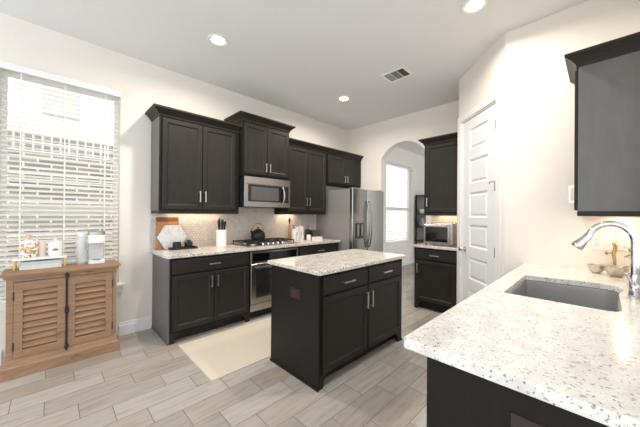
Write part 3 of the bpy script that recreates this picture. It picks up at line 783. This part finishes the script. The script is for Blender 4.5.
for pts in ([(BX, BY+.004, CT+.145), (BX, BY+.022, CT+.158), (BX, BY+.036, CT+.150)], [(BX, BY, CT+.16), (BX, BY-.014, CT+.175), (BX, BY-.012, CT+.205)]):
    MB().tube(pts, .0050, 8, .0035).build('twig', gold_m, fg_, True)
for (y, z) in ((BY+.040, CT+.155), (BY-.011, CT+.214), (BY+.002, CT+.226)):
    MB().lathe([(.001, z-.014), (.010, z-.005), (.012, z+.004), (.001, z+.014)], BX, y, 10).build('bud', gold_m, fg_, True)

# plant at the right edge
pl = thing('potted_plant', 'white flowering plant with green leaves at the right edge of the sink counter', 'plant', (2.425, -.146, CT))
PXc, PYc = 2.41, -.148
MB().lathe([(.030, CT+.0005), (.042, CT+.03), (.047, CT+.08), (.043, CT+.08), (.037, CT+.03)], PXc, PYc, 24).build('pot', white_m, pl, True)
lv = MB(); stm = MB(); fw2 = []
rr = random.Random(5)
def leaf(mb, p, d, L, w):
    d = Vector(d).normalized(); s = d.cross(Vector((0, 0, 1)))
    s = s.normalized() if s.length > .01 else Vector((1, 0, 0)); n = s.cross(d)
    P = Vector(p); R = []
    for t_, ww in ((0, .15), (.3, .9), (.6, 1), (.85, .55), (1, .05)):
        c = P+d*L*t_-Vector((0, 0, 1))*L*.25*t_*t_
        R.append([tuple(c+s*w*ww), tuple(c+n*.001), tuple(c-s*w*ww), tuple(c-n*.001)])
    mb.loft(R)
for i in range(70):
    a = rr.uniform(0, 2*PI); h_ = rr.uniform(.08, .24)
    c = (PXc+.014*math.cos(a), PYc+.008*math.sin(a), CT+h_)
    leaf(lv, c, (math.cos(a), .35*math.sin(a)+.02, rr.uniform(-.1, .7)), rr.uniform(.04, .065), rr.uniform(.010, .015))
for i in range(7):
    a = 2*PI*i/7; stm.tube([(PXc+.01*math.cos(a), PYc+.01*math.sin(a), CT+.03), (PXc+.02*math.cos(a), PYc+.015*math.sin(a), CT+.16), (PXc+.03*math.cos(a), PYc+.018*math.sin(a), CT+.26)], .0025, 6)
lv.build('leaves', leaf_m, pl); stm.build('stems', leaf_m, pl)
for i in range(7):
    a = 2*PI*i/7; f_ = MB(); cx, cy_, cz_ = PXc+.034*math.cos(a), PYc+.022*math.sin(a)+.006, CT+.262+rr.uniform(-.03, .02)
    for j in range(6):
        b = 2*PI*j/6; leaf(f_, (cx, cy_, cz_), (math.cos(b), math.sin(b), .5), .024, .008)
    f_.build('flower', petal_m, pl)

# ------------------------------------------------------------------ louvered console
co = thing('console_cabinet', 'weathered pine louvered two-door console under the blind-covered window', 'cabinet', (.1, 3.48, 0))
def fr_k(u, v, z): return (u, 3.605-v, z)      # v out from the back
KX0, KX1, KD = -.252, .462, .292
MB(fr_k).box(KX0, KX1, 0, KD-.02, .02, .80).box(KX0, -.213, KD-.02, KD, .02, .80).box(.433, KX1, KD-.02, KD, .02, .80).box(-.213, .433, KD-.02, KD, .772, .80).box(-.213, .433, KD-.02, KD, .02, .135).build('body', pine_m, co)
MB(fr_k).box(-.285, .490, .001, KD+.045, .822, .845, .004).box(-.268, .476, .001, KD+.022, .800, .822, .005).build('top', pine_m, co)
pf = [(0, 0), (.026, 0), (.026, .088), (.020, .094), (.012, .104), (.006, .125), (0, .15)]
pm = MB(fr_k)
pm.loft([[(KX0-a, .0, z) for a, z in pf], [(KX0-a, KD+a, z) for a, z in pf], [(KX1+a, KD+a, z) for a, z in pf], [(KX1+a, .0, z) for a, z in pf]])
pm.build('plinth', pine_m, co)
def ldoor(u0, u1, lu0, lu1, hinge):
    z0, z1, l0, l1 = .152, .768, .215, .700
    v0, v1 = KD-.02, KD+.006
    m = MB(fr_k).box(u0, lu0, v0, v1, z0, z1, .002).box(lu1, u1, v0, v1, z0, z1, .002).box(lu0, lu1, v0, v1, z0, l0, .002).box(lu0, lu1, v0, v1, l1, z1, .002)
    d = m.build('door', pine_m, co)
    l = MB(fr_k); n = 9; p = (l1-l0)/n
    for i in range(n):
        a = l0+i*p
        l.prism([(v0+.0005, a+p*.80), (v0+.0005, a+p*.995), (v0+.003, a+p*.995), (v1-.003, a+p*.30), (v1-.003, a+p*.17), (v1-.007, a+p*.17)], lu0, lu1, 'u')
    l.box(lu0, lu1, v0-.004, v0, l0, l1)
    l.build('louvers', pine_m, d)
    for zz in (.25, .66):
        MB(fr_k).box(hinge-.004, hinge+.004, v1-.004, v1+.004, zz-.035, zz+.035).build('hinge', black_m, d)
ldoor(-.211, .098, -.160, .045, -.211); ldoor(.112, .431, .160, .378, .431)
vr = KD+.012
lk = MB(fr_k).box(.101, .111, vr-.004, vr+.006, .13, .80, .002)
lk.build('lock_rod', black_m, co)
for zz, hh in ((.785, .03), (.475, .05), (.155, .028)):
    m = MB(); o = Vector(fr_k(.106, vr-.006, zz))
    m.loft([[fr_k(.106+(.014 if abs(t) < .7 else .008)*math.cos(0)*s, vr+b, zz+hh*t) for s, b in ((-1, -.006), (1, -.006), (.7, .012), (-.7, .012))] for t in (-1, -.7, -.3, 0, .3, .7, 1)])
    q = m.build('lock_bracket', black_m, co)
    if hh > .045:
        MB().lathe_axis([(.008, .010), (.006, .022), (.012, .030), (.013, .038), (.006, .043)], fr_k(.106, vr, zz), (0, -1, 0), 16).build('lock_knob', black_m, q, True)

ZT = .8452
ts = thing('tray_riser', 'white riser tray with gold legs on the pine console', 'tray', (-.062, 3.50, ZT))
MB().box(-.232, .108, 3.42, 3.585, ZT+.082, ZT+.100, .004).build('tray_top', white_m, ts)
for xx in (-.218, .094):
    for yy in (3.432, 3.572): MB().box(xx-.008, xx+.008, yy-.008, yy+.008, ZT+.0003, ZT+.0815, .002).build('leg', gold_m, ts)
def book(x0, x1, y0, y1, z0, z1, m, label):
    t = thing('book', label, 'book', ((x0+x1)/2, (y0+y1)/2, z0))
    MB().box(x0, x1, y0, y1, z0, z0+.003).box(x0, x1, y0, y1, z1-.003, z1).box(x0, x1, y0, y0+.003, z0+.003, z1-.003).build('cover', m, t)
    MB().box(x0+.004, x1-.004, y0+.0032, y1-.004, z0+.0032, z1-.0032).build('pages', page_m, t)
book(-.190, .072, 3.445, 3.575, ZT+.0004, ZT+.036, mat('off white cloth cover', (232, 234, 230), .7), 'off-white book lying under the riser tray, lower of two')
book(-.182, .066, 3.45, 3.57, ZT+.0365, ZT+.066, teal_m, 'pale teal book under the riser tray, upper of two')
zt_ = ZT+.1004
jr = thing('cookie_jar', 'floral painted ceramic jar with lid, left on the white riser tray', 'jar', (-.138, 3.50, zt_))
MB().lathe([(.042, zt_), (.05, zt_+.01), (.053, zt_+.05), (.051, zt_+.10), (.046, zt_+.118), (.04, zt_+.122)], -.138, 3.50, 32).build('body', floral(), jr, True)
MB(lambda u, v, z: (u, 3.447-v, z)).box(-.166, -.118, 0, .003, zt_+.070, zt_+.092, .001).build('gold_label', gold_m, jr)
ld_ = MB().lathe([(.050, zt_+.1225), (.052, zt_+.130), (.044, zt_+.142), (.018, zt_+.152), (.010, zt_+.156)], -.138, 3.50, 32).build('lid', white_m, jr, True)
MB().lathe([(.010, zt_+.1562), (.016, zt_+.168), (.021, zt_+.182), (.016, zt_+.198), (.004, zt_+.206)], -.138, 3.50, 20).build('lid_knob', mat('peach glazed knob', (222, 186, 178), .3, var=.2, scale=60), ld_, True)
pk = MB().lathe([(.020, zt_), (.023, zt_+.01), (.025, zt_+.12), (.024, zt_+.135), (.021, zt_+.135), (.019, zt_+.02)], -.056, 3.515, 24).build('tumbler', pink_m, None, True)
tag(pk, 'slim blush pink tumbler between the floral jar and white canister', 'tumbler')
cn = thing('canister', 'white ceramic canister with an oval gold label on the riser tray', 'canister', (.030, 3.505, zt_))
MB().lathe([(.044, zt_), (.048, zt_+.006), (.049, zt_+.10), (.046, zt_+.106)], .030, 3.505, 32).build('body', white_m, cn, True)
cl_ = MB().lathe([(.050, zt_+.1065), (.050, zt_+.116), (.040, zt_+.126), (.012, zt_+.132)], .030, 3.505, 32).build('lid', white_m, cn, True)
MB().lathe([(.008, zt_+.1322), (.012, zt_+.142), (.011, zt_+.152), (.003, zt_+.156)], .030, 3.505, 18).build('lid_knob', white_m, cl_, True)
MB(lambda u, v, z: (u, 3.456-v, z)).prism([(.030+.021*math.cos(2*PI*i/20), zt_+.058+.011*math.sin(2*PI*i/20)) for i in range(20)], -.002, .003).build('gold_label', mat('aged brass label', (150, 128, 78), .35, .8), cn)

cm = thing('coffee_maker', 'white single-serve coffee maker with silver top on the pine console', 'coffee maker', (.325, 3.51, ZT))
def rr_prism(m, x0, x1, y0, y1, r, z0, z1): return m.prism(rrect(x0, x1, y0, y1, r, 4), z0, z1, 'z')
rr_prism(MB(), .262, .388, 3.435, 3.585, .02, ZT+.0003, ZT+.030).build('base', plast_m, cm, True)
rr_prism(MB(), .262, .388, 3.515, 3.585, .02, ZT+.0303, ZT+.20).build('column', mat('light grey plastic', (205, 207, 210), .4), cm, True)
rr_prism(MB(), .260, .390, 3.435, 3.587, .024, ZT+.2003, ZT+.278).build('brew_head', plast_m, cm, True)
rr_prism(MB(), .262, .388, 3.437, 3.585, .022, ZT+.2783, ZT+.310).build('lid', steel_m, cm, True)
MB().lathe([(.034, ZT+.0304), (.034, ZT+.036), (.03, ZT+.037)], .325, 3.475, 24).build('drip_tray', steel_m, cm, True)
wb = thing('water_carafe', 'pale translucent water carafe to the left of the coffee maker', 'carafe', (.213, 3.525, ZT))
MB().lathe([(.036, ZT+.0003), (.038, ZT+.01), (.038, ZT+.21), (.03, ZT+.25), (.026, ZT+.27), (.024, ZT+.27), (.034, ZT+.2), (.034, ZT+.012)], .213, 3.525, 28).build('body', clear_m, wb, True)
MB().lathe([(.028, ZT+.2703), (.029, ZT+.30), (.02, ZT+.305)], .213, 3.525, 24).build('cap', plast_m, wb, True)

# ------------------------------------------------------------------ things on the range counter
Z = CT+.0006
# boards lean on the tile
def lean(mb, y, ang):
    return mb.xf(Matrix.Translation((0, y, Z)) @ Matrix.Rotation(-ang, 4, 'X') @ Matrix.Translation((0, -y, -Z)))
cbt = thing('cutting_board', 'rectangular wooden cutting board leaning on the tile, behind the white hexagon board', 'cutting board', (1.005, 3.62, Z))
cb = MB().box(.885, 1.125, 3.618, 3.637, Z, Z+.325, .003); lean(cb, 3.637, math.radians(3.2)).build('board', woodb_m, cbt)
cb = MB().box(.885, 1.125, 3.618, 3.637, Z+.3255, Z+.378, .003); lean(cb, 3.637, math.radians(3.2)).build('dark_end_strip', mat('dark board end', (112, 74, 48), .5, var=.2), cbt)
hx = MB()
Rh = .163; zc = Z+Rh*.866
hx.prism([(1.045+Rh*math.cos(PI/3*i), zc+Rh*math.sin(PI/3*i)) for i in range(6)], 3.590, 3.604); lean(hx, 3.604, math.radians(3.6))
hb = hx.build('hexagon_board', marble()); tag(hb, 'white marble hexagon board leaning against the wooden cutting board', 'serving board')
tr = MB()
tr.box(.985, 1.285, 3.440, 3.555, Z, Z+.008)
for a, b, c, d_ in ((.985, .991, 3.440, 3.555), (1.279, 1.285, 3.440, 3.555), (.991, 1.279, 3.440, 3.446), (.991, 1.279, 3.549, 3.555)): tr.box(a, b, c, d_, Z+.008, Z+.022)
tag(tr.build('serving_tray', black_m), 'small black tray in front of the hexagon board', 'tray')
cu = MB().lathe([(.036, Z+.0085), (.044, Z+.015), (.045, Z+.085), (.040, Z+.085), (.039, Z+.02)], 1.065, 3.50, 24).build('black_cup', black_m, None, True)
tag(cu, 'plain black cup on the small black tray', 'cup')
sp = thing('succulent_pot', 'little succulent in a black pot on the small black tray', 'plant', (1.195, 3.50, Z+.0085))
MB().lathe([(.034, Z+.0085), (.044, Z+.03), (.046, Z+.075), (.041, Z+.075), (.038, Z+.03)], 1.195, 3.50, 24).build('pot', black_m, sp, True)
sl = MB()
for i in range(26):
    a = i*2.4; q = i/26
    leaf(sl, (1.195+.012*math.cos(a), 3.50+.012*math.sin(a), Z+.070), (math.cos(a)*(1-q*.8), math.sin(a)*(1-q*.8), .4+q*1.4), .05, .009)
sl.build('leaves', succ_m, sp)

ckx, cky = 1.585, 3.445
cr0 = MB().lathe([(.062, Z), (.066, Z+.005), (.066, Z+.215), (.062, Z+.218), (.058, Z+.215), (.058, Z+.02), (.02, Z+.015)], ckx, cky, 32).build('utensil_crock', white_m, None, True)
tag(cr0, 'white cylinder crock of black-handled tools on the range counter', 'crock')
for i, (dx, dy, h_, lab) in enumerate(((-.034, .0, .335, 'leftmost'), (-.014, .030, .365, 'tallest, second from left'), (.000, -.022, .338, 'third from left'), (.018, .026, .350, 'fourth from left'), (.036, -.008, .325, 'rightmost'))):
    u_ = MB().tube([(ckx+dx*.6, cky+dy*.6, Z+.03), (ckx+dx*.9, cky+dy*.9, Z+.20), (ckx+dx, cky+dy, Z+.245), (ckx+dx*1.15, cky+dy*1.1, Z+.30), (ckx+dx*1.25, cky+dy*1.2, Z+h_)], [.006, .008, .012, .0155, .012], 10)
    tag(u_.build('kitchen_utensil', black_m, None, True), 'black kitchen tool handle in the white crock, %s' % lab, 'utensil', 'tools in the white crock')
srx, sry = 1.655, 3.33
sr = MB().lathe([(.03, Z), (.045, Z+.004), (.052, Z+.012), (.049, Z+.012), (.03, Z+.006)], srx, sry, 24, 1.2, .8).build('spoon_rest', mat('cream glaze', (226, 212, 190), .3), None, True)
tag(sr, 'small cream spoon rest between the crock and the cooktop', 'spoon rest')

KXc, KYc, KZ = 2.145, 3.47, CT+.0545
kt = thing('tea_kettle', 'black tea kettle with a wooden arched handle on the cooktop', 'kettle', (KXc, KYc, KZ))
MB().lathe([(.085, KZ), (.098, KZ+0.0139), (.103, KZ+0.0522), (.095, KZ+0.0986), (.068, KZ+0.1299), (.045, KZ+0.1392)], KXc, KYc, 36).build('body', black_m, kt, True)
kl = MB().lathe([(.046, KZ+0.1394), (.044, KZ+0.1462), (.02, KZ+0.1554)], KXc, KYc, 28).build('lid', black_m, kt, True)
MB().lathe([(.008, KZ+0.1557), (.007, KZ+0.1647), (.012, KZ+0.1740), (.010, KZ+0.1833), (.003, KZ+0.1868)], KXc, KYc, 16).build('lid_knob', black_m, kl, True)
MB().tube([(KXc-.08, KYc-.02, KZ+0.0638), (KXc-.115, KYc-.03, KZ+0.0986), (KXc-.135, KYc-.034, KZ+0.1392)], [.022, .016, .012], 14).build('spout', black_m, kt, True)
hp = []
for i in range(17):
    a = PI*(.04+.92*i/16); hp.append((KXc+.076*math.cos(a), KYc-.03*math.cos(a), KZ+0.1218+.115*math.sin(a)))
MB().tube(hp, .0095, 12).build('handle', woodh_m, kt, True)

# right end of the range counter
pm_ = thing('pepper_mill', 'tall slim amber wooden pepper mill with dark top, beside the white bottle', 'pepper mill', (2.80, 3.575, Z))
MB().lathe([(.022, Z), (.024, Z+.01), (.019, Z+.05), (.017, Z+.14), (.020, Z+.22), (.012, Z+.265)], 2.80, 3.575, 20).build('body', woodh_m, pm_, True)
MB().lathe([(.0115, Z+.2653), (.0105, Z+.29), (.018, Z+.305), (.020, Z+.33), (.010, Z+.350), (.012, Z+.362), (.004, Z+.372)], 2.80, 3.575, 20).build('top', darkwood_m, pm_, True)
sb_ = thing('soap_bottle', 'white pump bottle with dark pump, right of the pepper mill', 'bottle', (2.80, 3.47, Z))
MB().lathe([(.034, Z), (.037, Z+.008), (.037, Z+.15), (.028, Z+.175), (.014, Z+.185), (.013, Z+.195)], 2.80, 3.46, 24).build('body', white_m, sb_, True)
MB().lathe([(.014, Z+.1952), (.014, Z+.21), (.005, Z+.212), (.005, Z+.235), (.010, Z+.237), (.009, Z+.246)], 2.80, 3.46, 16).box(2.765, 2.80, 3.455, 3.465, Z+.237, Z+.245).build('pump', dkmetal_m, sb_, True)
def canister(x, y, r, h, label, name='canister'):
    t = thing(name, label, 'canister', (x, y, Z))
    MB().lathe([(r*.96, Z), (r, Z+.004), (r, Z+h-.03), (r*.97, Z+h-.026)], x, y, 28).build('body', white_m, t, True)
    MB().lathe([(r*1.02, Z+h-.0258), (r*1.02, Z+h-.004), (r*.9, Z+h)], x, y, 28).build('lid', white_m, t, True)
    m = MB()
    for i in range(3):   # three short dark marks printed down the front
        a = math.radians(235); cxx, cyy = x+r*math.cos(a), y+r*math.sin(a)
        tn = Vector((-math.sin(a), math.cos(a), 0)); nn = Vector((math.cos(a), math.sin(a), 0))
        zz = Z+h*.35+i*.022
        P = [Vector((cxx, cyy, zz))+tn*s*.006+nn*o_ for s, o_ in ((-1, -.001), (1, -.001), (1, .0012), (-1, .0012))]
        m.loft([[tuple(p) for p in P], [tuple(p+Vector((0, 0, .013))) for p in P]])
    m.build('printed_mark', mat('grey ink', (120, 112, 106), .7), t)
canister(2.895, 3.50, .042, .215, 'tall white lidded canister on the range counter, left of the pair')
canister(2.985, 3.49, .042, .225, 'tall white lidded canister on the range counter, nearest the small black grinder')
gr = thing('coffee_grinder', 'small black coffee grinder with a side crank, near the refrigerator', 'grinder', (3.085, 3.44, Z))
MB().lathe([(.044, Z), (.046, Z+.01), (.040, Z+.08), (.046, Z+.12), (.046, Z+.16), (.03, Z+.175)], 3.085, 3.44, 24).build('body', black_m, gr, True)
MB().tube([(3.085, 3.44, Z+.175), (3.085, 3.44, Z+.20), (3.05, 3.38, Z+.235), (3.04, 3.36, Z+.24)], .006, 8).build('crank', black_m, gr, True)
mg = MB().lathe([(.033, Z), (.036, Z+.006), (.036, Z+.09), (.032, Z+.09), (.031, Z+.01)], 3.015, 3.34, 24).build('white_mug', white_m, None, True)
tag(mg, 'short white cup in front of the black coffee grinder', 'cup')
bx = thing('storage_box', 'low white box at the front of the range counter items', 'box', (3.03, 3.19, Z))
MB().box(2.97, 3.13, 3.14, 3.215, Z, Z+.05, .004).build('tray', white_m, bx)
MB().box(2.965, 3.135, 3.135, 3.22, Z+.0502, Z+.066, .003).build('lid', white_m, bx)
tb = thing('toaster', 'dark grey two-slot toaster against the wall next to the refrigerator', 'toaster', (3.21, 3.46, Z))
MB().box(3.15, 3.31, 3.38, 3.54, Z+.008, Z+.155, .014).build('body', mat('dark grey enamel', (84, 84, 88), .35, .3), tb)
MB().box(3.16, 3.30, 3.39, 3.53, Z, Z+.0078).build('foot_base', black_m, tb)
MB().box(3.17, 3.29, 3.425, 3.445, Z+.1552, Z+.157).box(3.17, 3.29, 3.475, 3.495, Z+.1552, Z+.157).build('slots', black_m, tb)
MB().box(3.215, 3.245, 3.362, 3.3798, Z+.09, Z+.105).build('lever', chrome_m, tb)

# ------------------------------------------------------------------ ceiling
def can(x, y, label, r=.098):
    t = thing('recessed_light', label, 'ceiling light', (x, y, HC), 'recessed ceiling lights')
    MB().lathe([(r, HC-.0005), (r, HC-.006), (r*.93, HC-.012), (r*.82, HC-.012), (r*.66, HC-.004), (r*.64, HC-.003), (r*.64, HC-.0005)], x, y, 40).build('trim_ring', trim_m, t, True)
    MB().lathe([(r*.63, HC-.0020), (r*.60, HC-.0060), (r*.02, HC-.0085)], x, y, 36).build('lens', bulb_m, t, True)
    ld = bpy.data.lights.new('can_lamp', 'AREA'); ld.shape = 'DISK'; ld.size = r*1.2; ld.energy = CAN_W; ld.color = (1, .89, .76); ld.spread = math.radians(165)
    lo = bpy.data.objects.new('can_lamp', ld); C.objects.link(lo); lo.parent = t; lo.location = (0, 0, -.014)
can(1.184, 2.692, 'lit round recessed ceiling light above the left wall cabinet, nearest the window')
can(3.128, 2.702, 'lit round recessed ceiling light in front of the cabinet over the refrigerator')
can(2.484, .735, 'lit round recessed ceiling light nearest the pantry wall, cut by the photo top', .102)
vt = thing('air_vent', 'white rectangular ceiling air vent with three louver sections', 'air vent', (3.055, 1.778, HC))
V0, V1, V2, V3 = 2.925, 3.182, 1.620, 1.937
fm = MB(); q = .026; zl, zh = HC-.008, HC-.0005
fm.box(V0, V1, V2, V2+q, zl, zh, .002).box(V0, V1, V3-q, V3, zl, zh, .002).box(V0, V0+q, V2+q, V3-q, zl, zh, .002).box(V1-q, V1, V2+q, V3-q, zl, zh, .002)
fm.build('frame', mat('bright white enamel', (252, 252, 252), .4), vt)
MB().box(V0+q, V1-q, V2+q, V3-q, HC-.0015, HC-.0005).build('duct_backing', ventdark_m, vt)
w3 = (V3-V2-2*q-.012)/3
for i in range(3):
    a = V2+q+i*(w3+.006); s_ = MB()
    if i < 2: MB().box(V0+q, V1-q, a+w3, a+w3+.006, HC-.007, HC-.0016).build('divider', trim_m, vt)
    for j in range(9):
        xx = V0+q+.008+j*(V1-V0-2*q-.010)/8.6
        tl = (-.007, .0, .007)[i]
        s_.prism([(xx, HC-.0018), (xx+.0025, HC-.0018), (xx+.0025+tl, HC-.0065), (xx+tl, HC-.0065)], a+.001, a+w3-.001, 'v')
    # prism above takes (u,z) extruded along v = y
    s_.build('louver_section', slatedge_m, vt)
